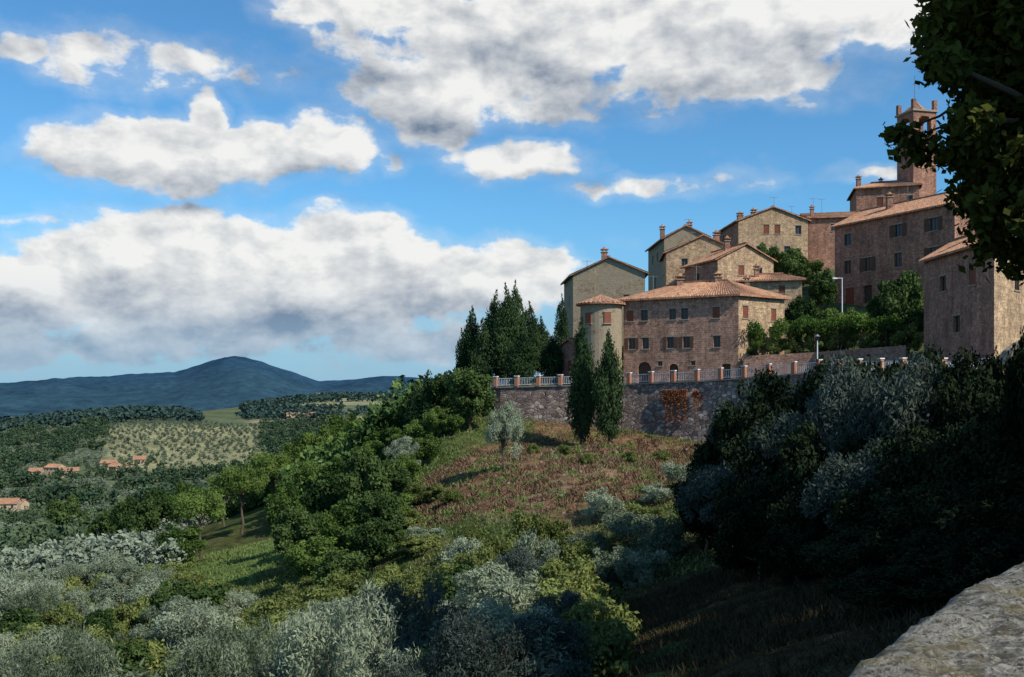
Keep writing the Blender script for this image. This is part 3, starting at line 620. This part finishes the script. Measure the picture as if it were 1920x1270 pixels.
for a in [(760,125,735,90),(715,130,765,95),(668,140,768,95),(640,132,800,110),(600,150,795,90),(690,118,800,105),(730,112,790,90),(560,150,815,80),(650,160,765,80),(790,100,780,70),(750,104,800,80),(820,99,755,60),(640,112,850,90),(700,106,820,90),(845,99,768,60),(800,94,812,70),(768,90,845,66)]: at('green_tree',*a)
for a in [(455,122,866,100),(515,130,842,95),(560,135,848,90),(375,98,912,122),(580,115,860,95),(420,140,885,80),(350,120,900,80)]: at('stone_pine',*a)
for a in [(625,78,885,130),(690,74,838,120),(560,72,945,120),(715,68,905,110),(700,64,965,110),(250,120,925,95),(300,135,905,80),(205,130,945,85),(120,170,925,80),(640,60,1020,100),(745,86,868,70)]: at('oak_tree',*a)
for a in [(650,68,925,110),(540,84,890,90),(590,66,995,110),(330,90,975,100),(740,72,915,70)]: at('green_tree',*a)
at('olive_tree',948,80,752,88); at('olive_tree',757,93,812,70)
for a in [(1130,62,905,95),(1185,57,950,120),(1235,64,900,90),(1290,66,850,100),(1100,56,990,90),(1150,50,1010,100),(800,66,985,90),(870,58,990,100),(1010,52,985,100),(1240,52,960,110),(1200,48,1010,110)]: at('silver_shrub',*a)
for a in [(990,57,950,90),(1040,58,965,80),(940,55,985,90),(820,78,905,60),(780,80,900,60),(880,60,970,70),(850,74,940,50),(1210,60,990,90),(1100,78,850,36),(1180,80,842,40),(760,72,945,80),(900,54,1000,90),(1080,54,1000,90),(790,64,1000,90),(1060,86,838,30),(1240,84,838,40),(1000,88,830,30)]: at('shrub',*a)
for i,a in enumerate([(1395,50,675,170),(1470,46,668,180),(1550,42,650,200),(1640,38,618,210),(1730,34,625,210),(1810,30,630,210),(1890,27,680,190),(1340,52,780,140),(1430,42,760,170),(1530,36,770,210),(1640,31,760,220),(1740,27,750,240),(1850,24,740,250),
          (1325,50,860,130),(1420,38,880,170),(1530,31,880,200),(1640,27,870,220),(1760,23,870,250),(1880,20,860,260),(1930,24,590,120),(1760,19,980,230),(1880,16,970,260),(1600,24,980,200),(1850,33,606,160),(1500,30,960,180),(1400,40,960,140),(1680,18,1080,230)]): at('evergreen_tree',*a)
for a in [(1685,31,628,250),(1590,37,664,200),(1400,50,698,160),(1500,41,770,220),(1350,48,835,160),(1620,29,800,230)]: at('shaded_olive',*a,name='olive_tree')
# unseen trees beyond the right edge, added to cast shade on the slope
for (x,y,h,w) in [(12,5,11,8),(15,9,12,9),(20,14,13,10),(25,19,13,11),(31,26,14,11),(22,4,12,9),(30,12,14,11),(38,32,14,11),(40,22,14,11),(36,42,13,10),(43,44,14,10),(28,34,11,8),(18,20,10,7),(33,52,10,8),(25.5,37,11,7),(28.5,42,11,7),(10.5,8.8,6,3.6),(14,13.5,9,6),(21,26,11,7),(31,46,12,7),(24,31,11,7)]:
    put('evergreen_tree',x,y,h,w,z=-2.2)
for a in [('oak_tree',1440,140,452,60,14),('oak_tree',1480,138,455,70,14),('oak_tree',1515,140,480,60,14),('oak_tree',1688,98,492,95,4),('oak_tree',1655,100,540,70,4),('oak_tree',1720,96,560,60,4),('oak_tree',1500,108,552,70,4.2),('green_tree',1540,106,568,70,4.2),('green_tree',1590,104,575,70,4.2),('oak_tree',1540,122,500,60,9),('green_tree',1420,103,605,40,4)]: at(a[0],*a[1:5],z=a[5])
for (x,y,s) in [(24.8,103.,1.2),(26.8,102,2.2),(28.5,101.5,2.6),(31,101,3),(33,99.5,2.8),(35,98,3),(33,103,3.4),(37,100,3.6),(38,96,3.4),(12.5,116,1.5),(14,119,2.)]: put('shrub',x,y,s,s*1.2,z=4.0)
pg=empty('pergola',(31,101,4)); b=Bld()
for i in range(6):
    x,y=26.5+i*1.9,102.2-i*1.25
    for k in(0,1): b.box((x+k*1.3,y+k*1.9,5.3),(.14,.14,2.8),'wood')
    b.box((x+.65,y+.95,6.75),(2.6,.12,.12),'wood',.97)
for k in(0,1): b.box((31.25+k*1.3,99.07+k*1.9,6.65),(11.6,.12,.12),'wood',-.58)
b.build('frame',pg)
C=[(26+10.5*f+rng.normal()*.9+.5,102.8-6.6*f+rng.normal()*.9,6.8+rng.normal()*.25) for f in np.linspace(0,1,34)]
l_=leaves(C,np.full(34,.75),9000,.2,.15); me=mk_mesh('vine',l_[0],[(l_[1],0)],[M['vine']],tint=l_[2]); link(bpy.data.objects.new('vine',me),pg)
def wallpt(px):
    for i in range(1,len(W)-1):
        p,q=W[i],W[i+1]
        for f in np.linspace(0,1,200):
            x=p+(q-p)*f
            if 960+F*x[0]/x[1]>=px: return x
for nm,(pa,pb,z0,z1,nn_) in (('red_creeper',(1244,1290,-2.6,.4,800)),('red_creeper',(1300,1314,-1.4,.3,180))):
    A_,B_=wallpt(pa),wallpt(pb); n=nn_; f=rng.random(n); k_=np.floor(f*8); f=(k_+.5+rng.normal(size=n)*.30)/8; ln=(.35+.65*np.abs(np.sin(k_*17.3))); z=z1-(z1-z0)*rng.random(n)**1.6*ln
    C=np.stack([A_[0]+(B_[0]-A_[0])*f-.1-.05*(1.2-z),A_[1]+(B_[1]-A_[1])*f-.2-.11*(1.2-z),z],1); L=leaves(C,np.full(n,.09),n*2,.16,.12); me=mk_mesh(nm,L[0],[(L[1],0)],[M['ivyred']],tint=L[2]); link(bpy.data.objects.new(nm,me))
def hero():
    base=np.array([11.2,16,-2.]); C=[];R=[]
    lz=[1.8,2.2,2.6,3.3,4.0,4.45,4.7,4.95,5.15,5.4,5.9,6.4,7.5,9,13]; lx=[8.1,7.7,7.25,7.0,6.9,6.75,6.85,6.75,6.45,6.4,6.35,6.6,6.9,7.8,10]
    while len(C)<160:
        p=rng.uniform(-1,1,3); r=np.linalg.norm(p)
        if r>1 or r<.25: continue
        c=np.array([11.3,16,7.4])+p*np.array([5.2,4.5,6.2]); r_=rng.uniform(.45,.9)
        if c[0]*16/c[1]-r_<np.interp(c[2],lz,lx): continue
        C.append(c);R.append(r_)
    while len(C)<330:
        c=np.array([rng.uniform(6.3,9.4),rng.uniform(14.2,18),rng.uniform(2.3,8.)]); r_=rng.uniform(.2,.55)
        zp=c[2]*16/c[1]; e_=c[0]*16/c[1]-r_-np.interp(zp,lz,lx)
        if e_<rng.uniform(-.12,.1): continue
        C.append(c);R.append(r_)
    n0=len(C)
    for c,r in [((6.35,16,4.1),.3),((6.12,16,4.2),.2),((6.6,16.1,3.95),.32),((6.9,15.8,3.8),.35),((7.7,16,2.5),.3),((8.15,16,2.2),.3),((8.05,15.9,1.95),.18)]: C.append(np.array(c));R.append(r)
    C=np.array(C);R=np.array(R); L=leaves(C,R,120000,.17,.10,shell=.15,outw=.4)
    T=[limb(base,base+np.array([0,.3,5.5]),.42,.3,.05,7)]; top=base+np.array([0,.3,5.2])
    for i in rng.choice(n0,40,replace=False): T.append(limb(top+rng.normal(size=3)*.3,C[i],.13,.03,.15,6))
    for i in range(n0,len(C)): T.append(limb(C[i]+np.array([3,0,1.2]),C[i],.05,.012,.1,5))
    d=assemble(L,T); me=mk_mesh('chestnut_tree',d['V'],d['F'],[M['near'],M['bark']],tint=d['t']); link(bpy.data.objects.new('chestnut_tree',me))
hero()
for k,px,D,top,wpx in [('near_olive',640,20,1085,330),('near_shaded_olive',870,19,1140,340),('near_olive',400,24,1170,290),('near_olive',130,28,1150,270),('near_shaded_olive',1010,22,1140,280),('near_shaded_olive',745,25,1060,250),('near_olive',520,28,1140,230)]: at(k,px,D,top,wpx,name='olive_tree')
limx=[-100,0,150,300,430,520,600,700,760,860,950,1040,1080,1140]; limy=[1000,1005,1015,1040,1085,1095,1060,1040,1010,1010,1000,1010,1040,1110]
P=[]
for _ in range(7000):
    D=22+ (80-22)*rng.random()**.8; px=rng.uniform(-90,1120); x,y=sight(px,D)
    k=rng.random()
    bushy=(px>430 and px<900 and k<.5) or (px<430 and k<.32) or (px>900 and k<.3)
    h=rng.uniform(1.8,3.2) if bushy else rng.uniform(2.8,5.); md=1.6 if bushy else 2.5
    if D<34: h*=.85
    if px>430 and px<550 and D>60: continue
    if any((x-a)**2+(y-b_)**2<md*md for a,b_ in P): continue
    g=hgt(x,y); tp=740-(g+h)*F/y
    if tp<np.interp(px,limx,limy) or tp>1330: continue
    if px>700 and D>58: continue
    P.append((x,y)); kk='shrub' if bushy else ('shaded_olive' if (px>760 and rng.random()<.5) else 'olive_tree')
    if k>.92: kk='oak_tree'
    put(kk,x,y,h,h*(1.25 if bushy else rng.uniform(.9,1.2)),z=g,name='olive_tree' if 'olive' in kk else None)
def mass(name,tpls,pos,scl,mat,toff):
    Vs=[];Ts=[];Fs=[];o=0
    for i in range(len(pos)):
        d=tpls[rng.integers(len(tpls))]; a=rng.random()*6.28; c,s=math.cos(a),math.sin(a); v=d['V']*np.array([scl[i][0],scl[i][0],scl[i][1]])
        Vs.append(np.stack([v[:,0]*c-v[:,1]*s+pos[i][0],v[:,0]*s+v[:,1]*c+pos[i][1],v[:,2]+pos[i][2]],1)); Ts.append(np.clip(d['t']+toff[i],0,1)); Fs.append(d['F'][0][0]+o); o+=len(v)
    me=mk_mesh(name,np.concatenate(Vs),[(np.concatenate(Fs),0)],[mat],tint=np.concatenate(Ts)); link(bpy.data.objects.new(name,me))
def tp(n,l,w,k=3,ncl=14,tk=.05): return [round_tree(1,1,n,l,w,tk,ncl,cr=.36,tr=0,shell=.6) for _ in range(k)]
TM=tp(440,.11,.065,4,18); TF=tp(100,.2,.14,4,9); TV=tp(34,.34,.27,4,6)
def scatter(n,D0,D1,p0,p1,cond=None):
    D=np.sqrt(rng.uniform(D0*D0,D1*D1,n)); px=rng.uniform(p0,p1,n); Xs=np.stack([(px-960)/F*D,D],1); z=hbase(Xs); ok=np.ones(n,bool) if cond is None else cond(Xs,D,px)
    return np.column_stack([Xs,z])[ok]
nf=lambda X,s,o=0.: np.array([noise.noise(Vector((x/s,y/s,o))) for x,y in X])
def c1(X,D,px): return (px<np.interp(D,[95,130,200,340],[330,330,420,600]))&(nf(X,30)>-.15)
p=scatter(2600,85,360,-120,620,c1)
s=rng.uniform(2.8,4.6,len(p)); mass('olive_grove',TM,p,np.stack([s*1.1,s],1),M['folive'],rng.uniform(-.2,.3,len(p)))
def c2(X,D,px): return (px<np.interp(D,[110,150,220,400],[340,560,640,720]))&(nf(X,30)<=-.15)
p=scatter(1900,110,420,-120,740,c2); s=rng.uniform(5,8,len(p)); mass('woodland',TM,p,np.stack([s,s],1),M['foak'],rng.uniform(-.25,.35,len(p)))
def c3(X,D,px): return (px>430)&(px<830)&(px>np.interp(D,[125,190],[560,430]))
p=scatter(800,112,230,400,830,c3); s=rng.uniform(4.5,7.5,len(p)); mass('woodland',TM,p,np.stack([s,s],1),M['fpine'],rng.uniform(-.35,.15,len(p)))
cl_=lambda D,px: ~((D>620)&(px>200)&(px<490))&((np.abs(D-640)>30)|(np.abs(px-165)>110))&~((D<480)&(D>415)&(px<65))
def c4(X,D,px): return (nf(X,70)>.0)&cl_(D,px)
p=scatter(5600,360,1150,-120,900,c4); s=rng.uniform(6,10,len(p)); mass('woodland',TF,p,np.stack([s,s*.95],1),M['foak'],rng.uniform(-.25,.35,len(p)))
def c4b(X,D,px): return (nf(X,70)<.0)&cl_(D,px)
p=scatter(5000,360,1150,-120,900,c4b); s=rng.uniform(3.5,5,len(p)); mass('olive_grove',TF,p,np.stack([s,s*.95],1),M['folive'],rng.uniform(-.3,.2,len(p)))
def c5(X,D,px): return (px<np.interp(D,[1150,1800],[380,330]))|((px>450)&(nf(X,160)>.05))
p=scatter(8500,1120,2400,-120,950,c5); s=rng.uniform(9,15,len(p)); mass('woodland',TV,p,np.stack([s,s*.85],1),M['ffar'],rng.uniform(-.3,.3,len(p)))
# garden trees among the valley houses
p=scatter(120,600,720,30,290); s=rng.uniform(3.5,6.5,len(p)); mass('garden_trees',TF,p,np.stack([s*.8,s],1),M['foak'],rng.uniform(-.3,.3,len(p)))
pp=[]
for i in range(-60,60):
    for j in range(-60,60):
        x=-340+i*13*.9+j*3.4; y=880+j*10-i*4.; px=960+F*x/y
        if 660<y<1110 and 205-(y-800)*.1<px<485 and rng.random()<.9: pp.append((x+rng.normal()*.9,y+rng.normal()*.9))
pp=np.array(pp); p=np.column_stack([pp,hbase(pp)]); s=rng.uniform(3.6,5.6,len(p)); mass('olive_orchard',TF,p,np.stack([s,s*.9],1),M['folive'],rng.uniform(-.8,-.4,len(p)))
M['cream']=plain('cream_render',(.45,.35,.25),.9,.12,.5)
def farm(px,D,w,d,h,rot=.3,mat='cream'):
    x,y=sight(px,D); z=hgt(x,y); c,s=math.cos(rot),math.sin(rot); P=[(x+a*c-b_*s,y+a*s+b_*c) for a,b_ in((-w/2,-d/2),(w/2,-d/2),(w/2,d/2),(-w/2,d/2))]
    house('farmhouse',P,z-3,z+h,1.9,'gable',1,mat,wins=[(0,f,z+h-1.6,1.,1.3,'g') for f in(.2,.5,.8)]+[(0,f,z+1.6,1.1,1.8,'d') for f in(.35,.7)]+[(1,.5,z+h-1.6,1,1.2,'g')],over=.6)
for a in [(68,640,8,7,4.5,.2),(104,650,10,8,5.5,-.3),(130,630,11,8,4.5,.4),(205,670,10,7,4.5,.1),(218,640,7,6,5,-.5),(262,690,8,7,4,.3),(238,625,8,6,4,.7),(14,452,10,8,4.5,.2),(36,458,6,6,3.5,-.2),(550,1300,18,12,7,.3),(572,1290,14,10,6,-.2),(590,1320,12,10,6,.4),(604,2000,22,14,9,.2),(640,2020,14,10,8,.2)]: farm(*a)
def blades(name,Xs,l,w,mat,toff):
    n=len(Xs); z=hbase(Xs); ps=np.column_stack([Xs,z]); a=rng.random(n)*6.28; t=np.stack([np.cos(a),np.sin(a),np.zeros(n)],1); u=norm(np.stack([rng.normal(size=n)*.9,rng.normal(size=n)*.9,np.ones(n)],1)); s=(.5+rng.random(n))[:,None]
    V=np.stack([ps-t*w*s,ps+t*w*s,ps+u*l*s+t*w*.3,ps+u*l*s-t*w*.3],1).reshape(-1,3); me=mk_mesh(name,V,[(np.arange(4*n).reshape(n,4),0)],[mat],tint=np.repeat(np.clip(rng.random(n)+toff,0,1),4)); link(bpy.data.objects.new(name,me))
n=110000; Xs=np.stack([rng.uniform(-12,22,n),rng.uniform(58,99,n)],1); e=((Xs[:,0]-6)/15.)**2+((Xs[:,1]-81)/17.5)**2; cl=nf(Xs,1.3)+.5*nf(Xs,4); blades('dry_brush',Xs[(e<1)&(cl>.05)],.30,.04,M['dry'],0)
k_=(e<1)&(cl<-.2); blades('grass',Xs[k_],.24,.04,M['grass'],-.1)
n=90000; Xs=np.stack([rng.uniform(-45,20,n),rng.uniform(45,112,n)],1); e=((Xs[:,0]-6)/15.)**2+((Xs[:,1]-81)/17.5)**2; cl=nf(Xs,4.); blades('grass',Xs[(e>.9)|(cl>.3)],.25,.04,M['grass'],0)
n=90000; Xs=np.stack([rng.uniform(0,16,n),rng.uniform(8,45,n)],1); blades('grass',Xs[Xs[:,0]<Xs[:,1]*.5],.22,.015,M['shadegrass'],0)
n=130; Xs=np.stack([rng.normal(6,7,n),rng.normal(84,7,n)],1); z=hbase(Xs); b=Bld()
for i in range(n):
    if ((Xs[i,0]-6)/15)**2+((Xs[i,1]-81)/17)**2>1 or Xs[i,1]>98.5-(Xs[i,0]+1.7)*.52+4: continue
    s_=rng.uniform(.05,.15); c8=[]
    for zz in(-.5,.6):
        for x1,y1 in((-1,-1),(1,-1),(1,1),(-1,1)): c8.append((Xs[i,0]+x1*s_*rng.uniform(.6,1.),Xs[i,1]+y1*s_*rng.uniform(.6,1.),z[i]+.10+zz*s_*rng.uniform(.7,1.1)))
    b.hexa(c8,'debris')
b.build('loose_stones')

# ------------------------------------------------------------------ sun, sky, camera
el=math.radians(42); hz=math.radians(130); sd=Vector((math.sin(hz)*math.cos(el),math.cos(hz)*math.cos(el),math.sin(el)))
su=bpy.data.lights.new('sun','SUN'); su.energy=4.8; su.angle=math.radians(.53); su.color=(1,.92,.80); so=link(bpy.data.objects.new('sun',su)); so.rotation_euler=sd.to_track_quat('Z','Y').to_euler(); so.location=(40,-40,60)
w=bpy.data.worlds.new('World'); sc.world=w; w.use_nodes=True; nt=w.node_tree
for n_ in list(nt.nodes): nt.nodes.remove(n_)
def P2(px,py):
    a=math.atan((px-960)/F); return a,math.atan((740-py)/F*math.cos(a))
# cumulus masses over the northern horizon: bearing, elevation, half width, half height, density
blobs=[(640,5,130,40,.8),(800,30,200,90,1),(1010,50,260,130,1.2),(1240,50,270,120,1.2),(1440,50,220,110,1.1),(830,175,160,85,1.1),(1660,5,160,70,1),(1430,125,140,55,1),(960,215,80,35,.9),(1200,150,130,50,.8),(730,190,70,35,.8),
(230,285,140,55,1.3),(370,290,150,62,1.4),(392,215,36,40,1.5),(500,285,115,50,1.2),(620,265,100,52,1.1),(150,292,50,26,1),
(290,125,150,34,.26),(970,305,130,32,.9),(745,300,40,18,.7),(1230,350,130,16,.4),(10,85,60,20,.45),(60,412,110,8,.5),(1640,325,60,12,.4),
(60,565,190,80,1.2),(240,500,170,90,1.4),(390,470,130,75,1.3),(520,500,150,80,1.3),(650,470,130,75,1.3),(780,530,160,80,1.4),(960,525,130,65,1.2),(1040,490,55,30,.9),(450,590,480,70,1.0),(60,640,300,36,.7),(780,630,280,40,.7)]
big=[(800,60,260,110,1),(1150,60,330,130,1),(1480,60,260,110,1),(830,180,150,80,1),(330,285,240,66,1),(600,275,110,55,1),(970,305,130,34,1),(60,545,200,90,1),(330,510,240,110,1),(640,510,220,105,1),(920,530,190,80,1)]
N=NT(nt)
tc=N.n('ShaderNodeTexCoord').outputs['Generated']; sx=N.n('ShaderNodeSeparateXYZ'); N.l(tc,sx.inputs[0])
azn=N.math('ARCTAN2',sx.outputs[0],sx.outputs[1]); eln=N.math('ARCSINE',sx.outputs[2]); cb=N.n('ShaderNodeCombineXYZ'); N.l(azn,cb.inputs[0]); N.l(eln,cb.inputs[1])
p0=cb.outputs[0]
wn=N.n('ShaderNodeTexNoise'); N.l(p0,wn.inputs['Vector']); wn.inputs['Scale'].default_value=16; wn.inputs['Detail'].default_value=3
pw=N.vmath('MULTIPLY_ADD',wn.outputs[1],(.05,.035,0),N.vmath('ADD',p0,(-.025,-.0175,0)))
def mask(pw,bl,k=.75):
    mx=None
    for (px,py,rx,ry,wt) in bl:
        a,e_=P2(px,py); ra,re=rx/F*1.15,ry/F*1.15
        v=N.vmath('MULTIPLY_ADD',pw,(1/ra,1/re,0),(-a/ra,-e_/re,0)); dd=N.vmath('DOT_PRODUCT',v,v)
        m_=N.math('MULTIPLY_ADD',dd,-wt*k,wt*k)
        mx=m_ if mx is None else N.math('MAXIMUM',mx,m_)
    return N.math('MAXIMUM',mx,-.8)
mx=mask(pw,blobs); mb=mask(pw,big,1.); mbo=mask(N.vmath('ADD',pw,(.006,.018,0)),big,1.)
def nn(v,sc_,dt): return N.noise(N.vmath('MULTIPLY',v,(1,1.6,1)),sc_,dt,.57,.1)
n0=nn(p0,13,8)
of=N.vmath('ADD',p0,(.008,.015,0)); ns0=nn(p0,11,5); ns1=nn(of,11,5)
d0=N.math('ADD',mx,N.math('MULTIPLY_ADD',n0,2.7,-1.42))
alpha=N.maprange(d0,-.10,.30,0,1,True)
veil=N.maprange(d0,-.7,.2,0,.22,True)
alpha=N.math('MAXIMUM',alpha,veil)
lit=N.math('MULTIPLY_ADD',N.math('SUBTRACT',ns0,ns1),2.2,.76)
und=N.maprange(N.math('SUBTRACT',mb,mbo),-.40,.20,-.42,.16)
lit=N.math('ADD',N.math('ADD',lit,und),N.maprange(d0,.1,1.3,.10,-.12),clamp=True)
cc=N.mix(lit,(.17,.235,.34),(1.,.995,.965))
haze=N.maprange(eln,.01,.13,.9,0.,True)
cc=N.mix(N.math('MULTIPLY',haze,.65),cc,(.31,.45,.64))
alpha=N.math('MULTIPLY',alpha,N.maprange(eln,.02,.08,.72,1.))
# broken cloud over the rest of the sky dome
gn=N.noise(N.vmath('MULTIPLY',tc,(1,1,2.2)),2.2,5,.6)
galpha=N.maprange(gn,.54,.66,0,.85,True)
fade=N.math('MULTIPLY',N.maprange(N.math('ABSOLUTE',azn),.58,.72,1,0),N.maprange(eln,.45,.62,1,0))
al2=N.math('ADD',N.math('MULTIPLY',alpha,fade),N.math('MULTIPLY',galpha,N.math('SUBTRACT',1.,fade)))
sk=N.n('ShaderNodeTexSky',sky_type='NISHITA'); sk.sun_disc=False; sk.sun_elevation=el; sk.sun_rotation=hz; sk.air_density=1.; sk.dust_density=.6; sk.ozone_density=2.; sk.altitude=300
skc=N.mix(1.,sk.outputs[0],(.54,1.02,1.26),'MULTIPLY')
skc=N.mix(N.maprange(eln,-.01,.20,.85,0.,True),skc,(2.3,3.8,5.4))
def bg(c,s):
    b_=N.n('ShaderNodeBackground')
    if isinstance(c,tuple): b_.inputs[0].default_value=(*c,1)
    else: N.l(c,b_.inputs[0])
    b_.inputs[1].default_value=s; return b_.outputs[0]
def ms(f,a,b_):
    m_=N.n('ShaderNodeMixShader'); N.l(f,m_.inputs[0]); N.l(a,m_.inputs[1]); N.l(b_,m_.inputs[2]); return m_.outputs[0]
sect=ms(N.math('MULTIPLY',al2,.97),bg(skc,.12),bg(cc,.91))
rest=ms(galpha,bg(skc,.12),bg((.82,.84,.86),.75))
inside=N.math('MULTIPLY',N.math('LESS_THAN',N.math('ABSOLUTE',azn),.73),N.math('MULTIPLY',N.math('LESS_THAN',eln,.63),N.math('GREATER_THAN',eln,-.02)))
wo=N.n('ShaderNodeOutputWorld'); N.l(ms(inside,rest,sect),wo.inputs[0])
cam=bpy.data.cameras.new('camera'); cam.lens=F/1920*36; cam.sensor_width=36; cam.clip_start=.05; cam.clip_end=40000; cam.shift_y=105/1920
co=link(bpy.data.objects.new('camera',cam)); co.location=(0,0,0); co.rotation_euler=(math.radians(90),0,0); sc.camera=co
sc.view_settings.view_transform='Standard'; sc.view_settings.look='None'; sc.view_settings.exposure=0
